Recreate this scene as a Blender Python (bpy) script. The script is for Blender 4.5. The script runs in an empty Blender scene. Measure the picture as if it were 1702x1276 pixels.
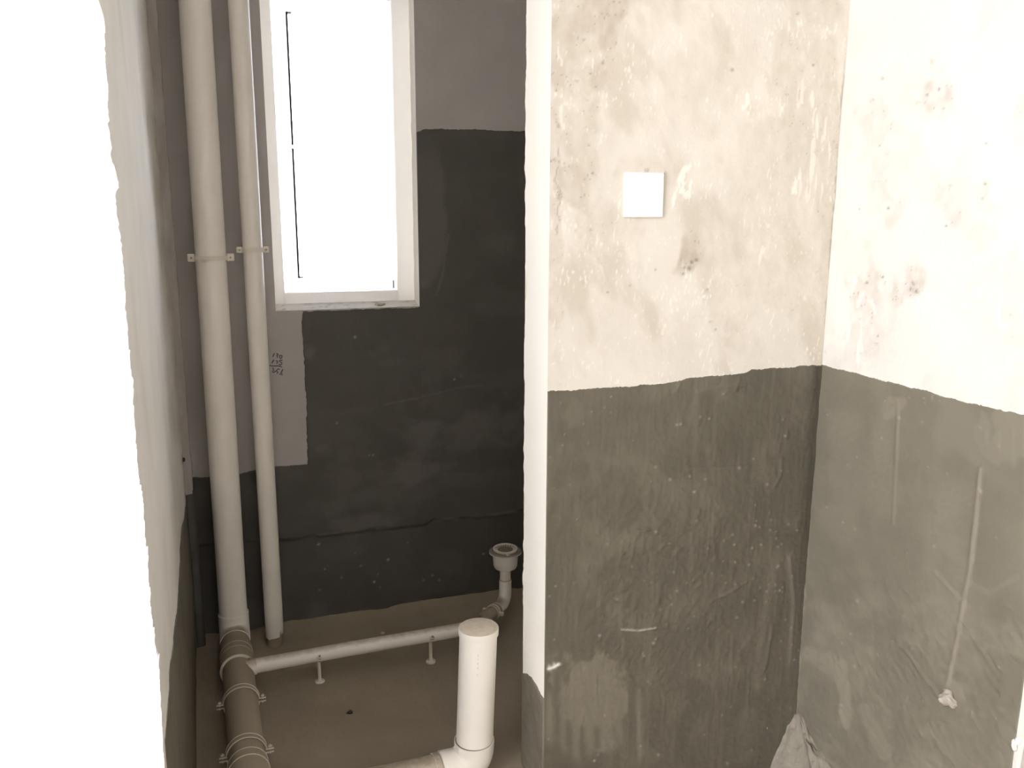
import bpy, bmesh, math, random
import numpy as np
from mathutils import Matrix, Vector

random.seed(4)
C = bpy.context.scene.collection
sc = bpy.context.scene

# ------------------------------------------------------------------ camera
IW, IH, FPX = 1702.0, 1276.0, 1376.0
CR = np.array([0.9391977, -0.3433656, 0.0027651])
CU = np.array([0.0643215, 0.1838355, 0.9808503])
CF = np.array([0.3372986, 0.9210345, -0.1947437])
cam_d = bpy.data.cameras.new('camera')
cam_d.sensor_fit = 'HORIZONTAL'
cam_d.sensor_width = 36.0
cam_d.lens = FPX / IW * 36.0
cam_d.clip_start = 0.02
cam = bpy.data.objects.new('camera', cam_d)
C.objects.link(cam)
cam.matrix_world = Matrix(((CR[0], CU[0], -CF[0], 0), (CR[1], CU[1], -CF[1], 0),
                           (CR[2], CU[2], -CF[2], 0), (0, 0, 0, 1)))
sc.camera = cam

# ------------------------------------------------------------------ light
w = bpy.data.worlds.new('overcast_sky')
sc.world = w
w.use_nodes = True
bg = w.node_tree.nodes['Background']
bg.inputs['Color'].default_value = (0.95, 0.98, 1.05, 1)
bg.inputs['Strength'].default_value = 11.6
SUN_W = 54.0            # daylight through the big window of the room behind the camera
la = bpy.data.lights.new('hall_window_daylight', 'AREA')
la.shape = 'RECTANGLE'
la.size, la.size_y = 2.1, 1.9
la.energy = SUN_W
la.color = (1.0, 0.96, 0.89)
lo = bpy.data.objects.new('hall_window_daylight', la)
C.objects.link(lo)
lo.matrix_world = Matrix.Translation((-2.24, -0.55, 0.10)) @ Matrix(((0, 0, -1, 0), (-1, 0, 0, 0), (0, 1, 0, 0), (0, 0, 0, 1)))
vs = sc.view_settings
vs.view_transform = 'Standard'
vs.look = 'None'
vs.gamma = 1.0
vs.use_curve_mapping = False
vs.exposure = 0.0
sc.cycles.max_bounces = 12
sc.cycles.diffuse_bounces = 8
sc.cycles.caustics_reflective = False
sc.cycles.caustics_refractive = False

# ------------------------------------------------------------------ helpers: photograph points on real planes
def ray(x, y):
    return CF + (x - IW / 2) / FPX * CR - (y - IH / 2) / FPX * CU
def onY(x, y, Y):
    d = ray(x, y); return d * (Y / d[1])
def onX(x, y, X):
    d = ray(x, y); return d * (X / d[0])
def project(P):
    f = P @ CF
    return IW / 2 + FPX * (P @ CR) / f, IH / 2 - FPX * (P @ CU) / f

# ------------------------------------------------------------------ noise
def _hash(i, j, s):
    h = (i.astype(np.int64) * 374761393 + j.astype(np.int64) * 668265263 + s * 1274126177) & 0xffffffff
    h = ((h ^ (h >> 13)) * 1274126177) & 0xffffffff
    return ((h ^ (h >> 16)) & 0xffff) / 32767.5 - 1
def vn(u, v, s=0):
    i = np.floor(u); j = np.floor(v)
    a = u - i; b = v - j
    a = a * a * a * (a * (a * 6 - 15) + 10); b = b * b * b * (b * (b * 6 - 15) + 10)
    i = i.astype(np.int64); j = j.astype(np.int64)
    return (_hash(i, j, s) * (1 - a) + _hash(i + 1, j, s) * a) * (1 - b) + (_hash(i, j + 1, s) * (1 - a) + _hash(i + 1, j + 1, s) * a) * b
def fbm(u, v, s=0, o=4):
    r = 0; a = 1.0; t = 0
    for k in range(o):
        c, q = math.cos(.6 * k), math.sin(.6 * k)
        r = r + a * vn((u * c - v * q) * 2 ** k + 7.3 * k, (u * q + v * c) * 2 ** k + 3.1 * k, s + 17 * k); t += a; a *= .5
    return r / t * 1.6
def sst(x, a, b):
    t = np.clip((x - a) / (b - a), 0, 1); return t * t * (3 - 2 * t)
def ell(px, py, x, y, rx, ry, rot=0):
    c, s = math.cos(math.radians(rot)), math.sin(math.radians(rot))
    dx, dy = px - x, py - y
    return np.sqrt(((dx * c + dy * s) / rx) ** 2 + ((-dx * s + dy * c) / ry) ** 2)
def pdist(px, py, pts):
    d = np.full(px.shape, 1e9)
    for (x0, y0), (x1, y1) in zip(pts, pts[1:]):
        ex, ey = x1 - x0, y1 - y0
        t = np.clip(((px - x0) * ex + (py - y0) * ey) / (ex * ex + ey * ey + 1e-9), 0, 1)
        d = np.minimum(d, np.hypot(px - x0 - t * ex, py - y0 - t * ey))
    return d
def g(d, s):
    return np.exp(-(d / s) ** 2)

# ------------------------------------------------------------------ materials
def nt(name):
    m = bpy.data.materials.new(name); m.use_nodes = True
    n = m.node_tree.nodes; l = m.node_tree.links
    return m, n, l, n['Principled BSDF']
def mixc(n, l, fac, a, b, mode='MIX'):
    x = n.new('ShaderNodeMix'); x.data_type = 'RGBA'; x.blend_type = mode
    for sock, v in ((x.inputs[0], fac), (x.inputs[6], a), (x.inputs[7], b)):
        if isinstance(v, (int, float)): sock.default_value = v
        elif isinstance(v, tuple): sock.default_value = (*v, 1)
        else: l.new(v, sock)
    return x.outputs[2]
def attr(n, name):
    a = n.new('ShaderNodeAttribute'); a.attribute_name = name; return a.outputs['Fac']
def noise(n, l, scale, detail=4, stretch=None, rough=.55):
    tc = n.new('ShaderNodeTexCoord'); t = n.new('ShaderNodeTexNoise')
    t.inputs['Scale'].default_value = scale; t.inputs['Detail'].default_value = detail; t.inputs['Roughness'].default_value = rough
    if stretch:
        mp = n.new('ShaderNodeMapping'); mp.inputs['Scale'].default_value = stretch
        l.new(tc.outputs['Object'], mp.inputs['Vector']); l.new(mp.outputs['Vector'], t.inputs['Vector'])
    else:
        l.new(tc.outputs['Object'], t.inputs['Vector'])
    return t.outputs['Fac']
def ramp(n, l, v, a, b):
    r = n.new('ShaderNodeMapRange'); r.inputs['From Min'].default_value = a; r.inputs['From Max'].default_value = b
    l.new(v, r.inputs['Value']); return r.outputs['Result']
def bump(n, l, bs, h, strength, dist):
    b = n.new('ShaderNodeBump'); b.inputs['Strength'].default_value = strength; b.inputs['Distance'].default_value = dist
    l.new(h, b.inputs['Height']); l.new(b.outputs['Normal'], bs.inputs['Normal'])

def plaster(name, base, stain, rough=.9):
    m, n, l, b = nt(name)
    c = mixc(n, l, ramp(n, l, noise(n, l, 9, 5), .35, .7), base, tuple(v * .93 for v in base))
    c = mixc(n, l, attr(n, 'stain'), c, stain)
    c = mixc(n, l, attr(n, 'chalk'), c, (.86, .83, .76))
    c = mixc(n, l, attr(n, 'speck'), c, (.16, .13, .10))
    l.new(c, b.inputs['Base Color']); b.inputs['Roughness'].default_value = rough
    bump(n, l, b, noise(n, l, 160, 5), .25, .003)
    return m
def coat(name, base, rough=.5):
    m, n, l, b = nt(name)
    c = mixc(n, l, ramp(n, l, noise(n, l, 7, 6), .3, .7), tuple(v * .9 for v in base), tuple(v * 1.1 for v in base))
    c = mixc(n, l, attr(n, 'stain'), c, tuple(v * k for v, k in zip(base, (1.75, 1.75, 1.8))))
    c = mixc(n, l, attr(n, 'chalk'), c, (.70, .67, .60))
    c = mixc(n, l, attr(n, 'speck'), c, tuple(v * .55 for v in base))
    l.new(c, b.inputs['Base Color']); b.inputs['Roughness'].default_value = rough
    bump(n, l, b, noise(n, l, 130, 4), .22, .003)
    return m
def simple(name, col, rough=.4, var=.06, scale=30, bstr=0):
    m, n, l, b = nt(name)
    c = mixc(n, l, noise(n, l, scale, 4), tuple(v * (1 - var) for v in col), tuple(min(1, v * (1 + var)) for v in col))
    l.new(c, b.inputs['Base Color']); b.inputs['Roughness'].default_value = rough
    if bstr: bump(n, l, b, noise(n, l, scale * 4, 4), bstr, .002)
    return m
def dusty(name, col, dust, lo, hi, z_full=None):
    """PVC with settled dust: on faces that look up, thinning downwards."""
    m, n, l, b = nt(name)
    ge = n.new('ShaderNodeNewGeometry'); sp = n.new('ShaderNodeSeparateXYZ'); l.new(ge.outputs['Normal'], sp.inputs[0])
    ad = n.new('ShaderNodeMath'); ad.operation = 'MULTIPLY_ADD'; ad.inputs[1].default_value = .5
    l.new(noise(n, l, 60, 5), ad.inputs[0]); l.new(sp.outputs['Z'], ad.inputs[2])
    f = ramp(n, l, ad.outputs[0], lo, hi)
    if z_full is not None:
        sz = n.new('ShaderNodeSeparateXYZ'); l.new(ge.outputs['Position'], sz.inputs[0])
        nz = n.new('ShaderNodeMath'); nz.operation = 'MULTIPLY_ADD'; nz.inputs[1].default_value = .03
        l.new(noise(n, l, 45, 4), nz.inputs[0]); l.new(sz.outputs['Z'], nz.inputs[2])
        f2 = ramp(n, l, nz.outputs[0], z_full + .004, z_full - .004)
        mx = n.new('ShaderNodeMath'); mx.operation = 'MAXIMUM'; l.new(f, mx.inputs[0]); l.new(f2, mx.inputs[1]); f = mx.outputs[0]
    c = mixc(n, l, f, col, dust); l.new(c, b.inputs['Base Color'])
    r = n.new('ShaderNodeMapRange'); r.inputs['To Min'].default_value = .35; r.inputs['To Max'].default_value = .95
    l.new(f, r.inputs['Value']); l.new(r.outputs['Result'], b.inputs['Roughness'])
    return m

PVC = (.86, .825, .775)
DUST = (.34, .29, .22)
M = {}
M['plaster'] = plaster('dirty_plaster', (.675, .632, .562), (.46, .405, .325))
M['back_plaster'] = plaster('grey_putty', (.46, .44, .43), (.37, .34, .32))
M['white_plaster'] = plaster('white_plaster', (.80, .775, .735), (.6, .55, .46))
M['left_plaster'] = plaster('left_wall_putty', (.68, .655, .615), (.50, .46, .40))
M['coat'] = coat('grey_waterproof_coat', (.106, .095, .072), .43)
M['coat_right'] = coat('right_waterproof_coat', (.156, .140, .107), .45)  # same coat in a lighter colour, standing in for stronger light on this wall
M['plaster_right'] = plaster('pale_dirty_plaster', (.70, .675, .63), (.50, .45, .40))
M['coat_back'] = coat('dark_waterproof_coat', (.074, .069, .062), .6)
M['pvc'] = simple('white_pvc', PVC, .35, .04, 18)
M['pvc_bright'] = simple('bright_white_pvc', (.80, .765, .71), .35, .03, 18)
M['dusty'] = dusty('dusty_pvc', PVC, DUST, -.75, -.25)
M['half_dusty'] = dusty('part_dusty_pvc', PVC, DUST, .55, 1.25)
M['band'] = simple('aged_clip_plastic', (.74, .695, .62), .5, .03)
M['branch'] = dusty('branch_pvc', PVC, DUST, .85, 1.5)
M['elbow'] = dusty('stack_foot_pvc', PVC, DUST, .55, 1.1, -1.150)
M['trap'] = dusty('trap_pvc', PVC, DUST, .5, 1.2, -1.152)
M['ring'] = simple('rubbed_pvc_edge', (.70, .66, .58), .5, .05, 40)
M['hub'] = simple('dirty_drain_basket', (.20, .16, .125), .9, .15)
M['flange'] = dusty('dusty_flange', (.70, .66, .60), (.22, .19, .15), .4, .9)
M['cap'] = dusty('dusty_cap', (.78, .75, .69), (.50, .43, .34), .7, 1.3)
M['plate'] = simple('gloss_white_plastic', (.93, .93, .93), .25, .01)
M['floor'] = None
M['mortar'] = simple('pale_mortar', (.40, .36, .31), .95, .25, 25, .5)
M['heap'] = simple('dusty_mortar', (.24, .215, .175), .95, .3, 40, .6)
M['ink'] = simple('black_marker', (.03, .025, .025), .7)
M['gasket'] = simple('black_rubber', (.02, .018, .03), .7)
M['screw'] = simple('dull_screw', (.33, .30, .26), .5)
M['hole'] = simple('dark_screw', (.05, .045, .04), .6)

m, n, l, b = nt('dust_floor')
c = mixc(n, l, ramp(n, l, noise(n, l, 4, 6), .3, .7), (.27, .225, .17), (.34, .29, .22))
c = mixc(n, l, ramp(n, l, noise(n, l, 30, 6), .66, .85), c, (.21, .175, .135))
l.new(c, b.inputs['Base Color']); b.inputs['Roughness'].default_value = .95
bump(n, l, b, noise(n, l, 90, 6), .35, .004)
M['floor'] = m
m, n, l, b = nt('glowing_white_sash')            # strong translucency added so the backlit sash glows white like glare
b.inputs['Base Color'].default_value = (.85, .84, .83, 1)
tr = n.new('ShaderNodeBsdfTranslucent'); tr.inputs['Color'].default_value = (.95, .94, .95, 1)
mx = n.new('ShaderNodeMixShader'); mx.inputs[0].default_value = .8
l.new(b.outputs[0], mx.inputs[1]); l.new(tr.outputs[0], mx.inputs[2]); l.new(mx.outputs[0], n['Material Output'].inputs[0])
M['sash'] = m
m, n, l, b = nt('white_window_frame')
b.inputs['Base Color'].default_value = (.86, .84, .81, 1)
tr = n.new('ShaderNodeBsdfTranslucent'); tr.inputs['Color'].default_value = (.95, .93, .90, 1)
mx = n.new('ShaderNodeMixShader'); mx.inputs[0].default_value = .27  # some translucency added to whiten the backlit frame as glare would
l.new(b.outputs[0], mx.inputs[1]); l.new(tr.outputs[0], mx.inputs[2]); l.new(mx.outputs[0], n['Material Output'].inputs[0])
M['upvc'] = m
m, n, l, b = nt('window_glass')
tp = n.new('ShaderNodeBsdfTransparent'); gl = n.new('ShaderNodeBsdfGlossy'); gl.inputs['Roughness'].default_value = .02
fr = n.new('ShaderNodeFresnel'); fr.inputs[0].default_value = 1.45
mx = n.new('ShaderNodeMixShader'); l.new(fr.outputs[0], mx.inputs[0]); l.new(tp.outputs[0], mx.inputs[1]); l.new(gl.outputs[0], mx.inputs[2])
l.new(mx.outputs[0], n['Material Output'].inputs[0])
M['glass'] = m

# ------------------------------------------------------------------ mesh builders
class MB:
    def __init__(s): s.v = []; s.f = []; s.at = {k: [] for k in ('stain', 'chalk', 'speck')}; s.n = 0
    def add(s, verts, faces, **at):
        verts = np.asarray(verts, float).reshape(-1, 3); k = len(verts)
        s.v.append(verts); s.f += [tuple(i + s.n for i in f) for f in faces]
        for a in s.at: s.at[a].append(np.broadcast_to(np.asarray(at.get(a, 0.0), float).ravel(), (k,)) if np.size(at.get(a, 0.0)) == 1 else np.asarray(at[a]).ravel())
        s.n += k
    def grid(s, P, mask=None, flip=False, **at):
        """P: (rows, cols, 3); mask: (rows-1, cols-1) of quads to keep"""
        r, c = P.shape[:2]
        idx = np.arange(r * c).reshape(r, c)
        q = np.stack([idx[:-1, :-1], idx[:-1, 1:], idx[1:, 1:], idx[1:, :-1]], -1)
        if flip: q = q[..., ::-1]
        q = q[mask] if mask is not None else q.reshape(-1, 4)
        s.add(P.reshape(-1, 3), q.tolist(), **at)
    def box(s, x0, x1, y0, y1, z0, z1):
        v = [(x, y, z) for z in (z0, z1) for y in (y0, y1) for x in (x0, x1)]
        s.add(v, [(0, 2, 3, 1), (4, 5, 7, 6), (0, 1, 5, 4), (1, 3, 7, 5), (3, 2, 6, 7), (2, 0, 4, 6)])
    def build(s, name, mat, parent=None, smooth=True, attrs=False):
        me = bpy.data.meshes.new(name)
        V = np.concatenate(s.v)
        me.from_pydata(V.tolist(), [], s.f)
        if attrs:
            for k, a in s.at.items():
                la_ = me.attributes.new(k, 'FLOAT', 'POINT'); la_.data.foreach_set('value', np.concatenate(a).astype(np.float32))
        if smooth: me.polygons.foreach_set('use_smooth', [True] * len(me.polygons))
        me.materials.append(mat); me.update()
        o = bpy.data.objects.new(name, me); C.objects.link(o)
        if parent: o.parent = parent
        return o

def frame_from(t):
    t = t / np.linalg.norm(t)
    h = np.array([0, 0, 1.]) if abs(t[2]) < .9 else np.array([1., 0, 0])
    a = np.cross(h, t); a /= np.linalg.norm(a)
    return a, np.cross(t, a)
def sweep(mb, pts, rad, seg=36, a0=0, a1=2 * math.pi, caps=True, jit=None):
    """tube through pts with one radius per point; parallel transport keeps it untwisted"""
    pts = np.asarray(pts, float); n_ = len(pts)
    if np.isscalar(rad): rad = [rad] * n_
    T = []
    for i in range(n_):
        j0, j1 = max(0, i - 1), min(n_ - 1, i + 1)
        d = pts[j1] - pts[j0]
        if np.linalg.norm(d) < 1e-7: d = pts[min(n_ - 1, i + 2)] - pts[max(0, i - 2)]
        T.append(d / np.linalg.norm(d))
    a, bb = frame_from(T[0])
    full = abs(a1 - a0 - 2 * math.pi) < 1e-6
    ns = seg if full else seg + 1
    th = np.linspace(a0, a1, seg + 1)[:ns]
    rings = []
    for i in range(n_):
        a = a - T[i] * (a @ T[i]); a /= np.linalg.norm(a); bb = np.cross(T[i], a)
        rings.append(pts[i] + rad[i] * (np.cos(th)[:, None] * a + np.sin(th)[:, None] * bb))
    P = np.array(rings)
    if full: P = np.concatenate([P, P[:, :1]], 1)
    r, c = P.shape[:2]
    V = P[:, :ns].reshape(-1, 3); F = []
    for i in range(r - 1):
        for j in range(c - 1):
            F.append((i * ns + j, i * ns + (j + 1) % ns, (i + 1) * ns + (j + 1) % ns, (i + 1) * ns + j))
    if caps and full:
        F.append(tuple(range(ns))[::-1]); F.append(tuple((r - 1) * ns + j for j in range(ns)))
    mb.add(V, F)
def steps(p0, p1, prof):
    """prof [(t along in metres, radius)] -> points, radii from p0 towards p1"""
    p0 = np.array(p0, float); d = np.array(p1, float) - p0; d /= np.linalg.norm(d)
    return [p0 + d * t for t, r in prof], [r for t, r in prof]
def arc(c, u, v, r, n_=10, a0=0, a1=90):
    c, u, v = (np.array(x, float) for x in (c, u, v))
    return [c + r * (u * math.cos(math.radians(a)) + v * math.sin(math.radians(a))) for a in np.linspace(a0, a1, n_)]
def rbox(mb, cx, cy, cz, sx, sy, sz, bev, R=None):
    bm = bmesh.new(); bmesh.ops.create_cube(bm, size=1)
    for v in bm.verts: v.co = Vector((v.co.x * sx, v.co.y * sy, v.co.z * sz))
    bmesh.ops.bevel(bm, geom=bm.edges[:], offset=bev, segments=3, affect='EDGES', profile=.5)
    bm.verts.ensure_lookup_table()
    V = np.array([v.co[:] for v in bm.verts])
    if R is not None: V = V @ np.array(R).T
    mb.add(V + (cx, cy, cz), [[v.index for v in f.verts] for f in bm.faces]); bm.free()
def thing(name, label, cat, loc=(0, 0, 0), group=None):
    o = bpy.data.objects.new(name, None); o.empty_display_size = .05; C.objects.link(o)
    o.location = loc; o['label'] = label; o['category'] = cat
    if group: o['group'] = group
    return o
def tag(o, label, cat, group=None):
    o['label'] = label; o['category'] = cat
    if group: o['group'] = group
    return o
def part(mb, name, mat, root, smooth=True):
    o = mb.build(name, mat, None, smooth)
    o.parent = root
    if smooth: auto_smooth(o)
    base = root
    off = Vector((0, 0, 0))
    while base is not None: off += base.location; base = base.parent
    o.data.transform(Matrix.Translation(-off))
    return o
def auto_smooth(o, ang=40):
    bm = bmesh.new(); bm.from_mesh(o.data)
    bmesh.ops.recalc_face_normals(bm, faces=bm.faces[:])
    for e in bm.edges:
        if len(e.link_faces) == 2 and e.calc_face_angle(0) > math.radians(ang): e.smooth = False
    bm.to_mesh(o.data); bm.free()
def struct(o): o['kind'] = 'structure'; return o

# ------------------------------------------------------------------ room dimensions
YP, YB, XL, XR, XJ = 1.472, 2.44, -.0975, 1.276, .613     # partition face, back wall, left wall, right wall, jamb
ZF, ZC, YPB = -1.234, 1.45, 1.597
ZH, ZW = -1.325, -1.39        # floor of the hall and lobby in front, and how deep the walls go
def lines(*segs):
    out = []
    for a, b_, st in segs: out.append(np.linspace(a, b_, max(2, int(round(abs(b_ - a) / st)) + 1)))
    return np.unique(np.round(np.concatenate(out), 6))
def interp(v, pts, k, o_):
    pts = sorted(pts, key=lambda p: p[k]); return np.interp(v, [p[k] for p in pts], [p[o_] for p in pts])

# generic irregular coat grid on a plane. P(a,z,off) -> xyz
def coat_grid(mb, P, a0, a1, ztop, zbot, thick, relief, da=.003, dz=.003, marks=None, seed=0, skirt=('t', 'l', 'r'), a0f=None, lz=-9):
    na = max(2, int((a1 - a0) / da)); zt_mid = float(np.mean(ztop(np.linspace(a0, a1, 20))))
    nz = max(2, int((zt_mid - zbot) / dz))
    s_, t_ = np.meshgrid(np.linspace(0, 1, na), np.linspace(0, 1, nz))
    a = a0 + (a1 - a0) * s_
    zt = ztop(a[0]) + .0013 * fbm(a[0] * 45, a[0] * 0 + seed, seed, 2) + .0008 * fbm(a[0] * 260, a[0] * 0 + seed, seed, 2)
    z = zbot + (zt[None, :] - zbot) * t_
    if a0f is not None:
        al = a0f(z) ; a = al + (a1 - al) * s_
    off = np.full(a.shape, thick)
    off = off + relief(a, z)
    P3 = P(a, z, off)
    at = marks(P3, a, z) if marks else {}
    # edge rows sink into the wall so the coat has a real edge
    sink = -.002
    def ext(A):
        return np.pad(A, 1, mode='edge')
    A, Z, O = ext(a), ext(z), ext(off)
    O[0] -= .0006; O[:, -1] -= .0006; A[:, -1] += .002
    O[:, 0] -= .0006; A[:, 0] -= .002
    if 'l' in skirt: A[:, 0] = np.where(Z[:, 0] > lz, A[:, 0] + .002, A[:, 0])
    if 'r' in skirt: A[:, -1] -= .002
    if 't' in skirt: O[-1] = sink
    if 'l' in skirt: O[:, 0] = np.where(Z[:, 0] > lz, sink, O[:, 0])
    if 'r' in skirt: O[:, -1] = sink
    mb.grid(P(A, Z, O), **{k: ext(v) for k, v in at.items()})

# ------------------------------------------------------------------ PARTITION WALL (front face, jamb)
rng = np.random.default_rng(5)
def wavy(a, z, s): return .0016 * fbm(a * 5, z * 5, s, 2) + .0006 * fbm(a * 22, z * 22, s + 5, 3)

def part_disp(a, z):
    return wavy(a, z, 11) * sst(a, XJ, XJ + .03)
def part_marks(P, a, z):
    px, py = project(P)
    warp = fbm(a * 26, z * 18, 31, 4)
    st = np.zeros(a.shape)
    for x, y, rx, ry, amp in ((945, 90, 38, 150, .75), (1000, 20, 42, 80, .85), (985, 130, 40, 60, .8), (960, 230, 45, 70, .6), (950, 300, 38, 60, .7),
                              (985, 390, 45, 60, .5), (1020, 375, 45, 45, .35), (1145, 428, 24, 44, 1.0), (1200, 500, 60, 60, .35), (1330, 120, 60, 200, .45),
                              (1300, 300, 90, 200, .32), (1180, 110, 80, 90, .25), (1310, 420, 60, 110, .35), (1230, 480, 50, 100, .3), (1090, 285, 70, 22, .3),
                              (1380, 220, 22, 420, .5), (925, 330, 16, 380, .4), (1060, 540, 130, 60, .15)):
        st = np.maximum(st, amp * (1 - sst(ell(px, py, x, y, rx, ry) + .5 * warp, .55, 1.15)))
    st = st * (.72 + .35 * fbm(a * 60, z * 40, 8, 3))
    ch = np.zeros(a.shape)
    for pts, wd in (([(1140, 278), (1131, 296), (1117, 345)], 4.5), ([(1146, 276), (1137, 294), (1133, 318)], 4), ([(1149, 304), (1143, 328)], 3.5),
                    ([(928, 70), (932, 108)], 2), ([(934, 175), (936, 215)], 2), ([(1355, 180), (1352, 212)], 2), ([(1368, 225), (1367, 250)], 2),
                    ([(1352, 255), (1350, 300)], 2.2), ([(1270, 410), (1262, 440)], 2.5), ([(1289, 515), (1281, 540)], 2.5), ([(1243, 158), (1238, 178)], 4), ([(1328, 292), (1322, 318)], 5), ([(1392, 40), (1388, 52)], 3)):
        ch = np.maximum(ch, (.75 if wd > 3.4 else .5) * sst(g(pdist(px + 3 * vn(a * 120, z * 60, 87), py, pts), wd) + .22 * warp + .45 * fbm(a * 260, z * 90, 86, 2), .3, .8))
    sp = np.zeros(a.shape)
    for x, y, r in ((1217, 116, 3), (1075, 283, 3.5), (1105, 287, 2.5), (924, 150, 2), (922, 266, 3), (929, 322, 4.5), (930, 365, 2), (957, 382, 2), (979, 241, 2), (985, 288, 2), (916, 267, 2.5),
                    (1136, 455, 2.5), (1158, 432, 3), (1146, 446, 4), (1150, 436, 3), (1139, 446, 3), (1326, 22, 2.5), (1352, 108, 2), (1176, 482, 2.5), (1090, 448, 2), (1047, 474, 2), (1010, 486, 2), (970, 470, 2), (1181, 535, 2), (1190, 548, 2)):
        sp = np.maximum(sp, g(np.hypot(px - x, py - y), r) * .8)
    sp = sp * (.25 + .75 * sst(fbm(a * 330, z * 330, 78, 2), -.45, .25))
    rn = fbm(a * 210, z * 210, 77, 2); sp = np.maximum(sp, sst(rn, 1.0, 1.2) * .45 * sst(st, .15, .5))
    st = np.maximum(st, .55 * sst(fbm((a + z * .35) * 13, (z - a * .3) * 6, 79, 6), -.05, .85))
    # hairline crack near the worn edge and along the inner corner
    ck = pdist(px + 5 * fbm(a * 55, z * 55, 80, 3), py, [(924, 195), (929, 235), (926, 300), (930, 325), (927, 390)])
    sp = np.maximum(sp, .45 * g(ck, 1.4) * sst(fbm(a * 45, z * 45, 81, 2), -.35, .1))
    cn = (px - 1415) + py * .0756 + 2.2 * fbm(z * 40, z * 0, 82, 3)
    sp = np.maximum(sp, .5 * g(cn + 1, 2.2) * sst(py, 60, 140))
    ch = np.maximum(ch, .55 * sst(fbm(a * 130, z * 16, 83, 3), .45, .75) * (1 - sst(ell(px, py, 1350, 230, 48, 130), .6, 1.1)))
    return dict(stain=np.clip(st, 0, 1), chalk=np.clip(ch, 0, 1) * .8, speck=np.clip(sp, 0, 1))
mb = MB()
al = lines((XJ, XR, .0028), (XR, XR + .03, .03))
zl = lines((ZW, -.40, .03), (-.40, .56, .0028), (.56, ZC, .05))
A, Z = np.meshgrid(al, zl)
D = part_disp(A, Z)
# scratches and pits of the plaster as relief
P3 = np.stack([A, YP - D, Z], -1)
px, py = project(P3)
mk = part_marks(P3, A, Z)
D = D + .0012 * mk['chalk'] - .0012 * mk['speck'] + .0012 * g(pdist(px, py, [(1000, 440), (1008, 466)]), 2) - .0008 * mk['stain'] * (.5 + .5 * vn(A * 90, Z * 60, 3))
mb.grid(np.stack([A, YP - D, Z], -1), **mk)
# jamb, worn arris, back
zj = lines((ZW, .56, .006), (.56, ZC, .05)); yj = np.linspace(YP, YPB, 9)
ZJ, YJ = np.meshgrid(zj, yj, indexing='ij')
edge = .0022 * fbm(ZJ * 60, ZJ * 0, 91, 3) * (np.abs(YJ - (YP + YPB) / 2) > .055) * (YJ > YP + .001)
far = .0016 * fbm(ZJ * 40, ZJ * 0 + 3, 92, 3) * (YJ > YPB - .001)
mb.grid(np.stack([XJ + 0 * YJ + .0015 * fbm(ZJ * 8, YJ * 8, 3, 2) * (YJ > YP + .001) + far, YJ, ZJ], -1), flip=True, chalk=.9)
mb.add([(XJ, YPB, ZW), (XR + .03, YPB, ZW), (XR + .03, YPB, ZC), (XJ, YPB, ZC)], [(0, 3, 2, 1)])
mb.add([(XJ, YP, ZC), (XR + .03, YP, ZC), (XR + .03, YPB, ZC), (XJ, YPB, ZC)], [(0, 1, 2, 3)])
mb.add([(XJ, YP, ZW), (XR + .03, YP, ZW), (XR + .03, YPB, ZW), (XJ, YPB, ZW)], [(3, 2, 1, 0)])
mb.add([(XR + .03, YP, ZW), (XR + .03, YPB, ZW), (XR + .03, YPB, ZC), (XR + .03, YP, ZC)], [(0, 1, 2, 3)])
wall_mid = struct(mb.build('wall_middle', M['plaster'], attrs=True))

top_px = [(900, 651), (908, 650), (960, 648), (1040, 643), (1100, 637), (1160, 627), (1200, 624), (1240, 619), (1250, 614), (1300, 611), (1340, 608), (1372, 605)]
top_p = [onY(x, y, YP) for x, y in top_px]
bumps = [(rng.uniform(905, 1340), rng.uniform(640, 1270), rng.uniform(1.5, 3.2), rng.uniform(.4, 1.3)) for _ in range(130)]
bumps += [(rng.normal(1290, 35), rng.normal(960, 90), rng.uniform(1.5, 3), rng.uniform(.5, 1.4)) for _ in range(60)]
bumps += [(rng.normal(945, 60), rng.normal(700, 60), rng.uniform(1.2, 2.2), rng.uniform(.5, 1.2)) for _ in range(30)]
bumps += [(rng.normal(1130, 45), rng.normal(960, 60), rng.uniform(1.5, 3), rng.uniform(.4, 1.1)) for _ in range(40)]
bumps += [(914, 1110, 4, 2.5), (922, 1106, 4, 2.5), (930, 1103, 3, 2)]
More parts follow.
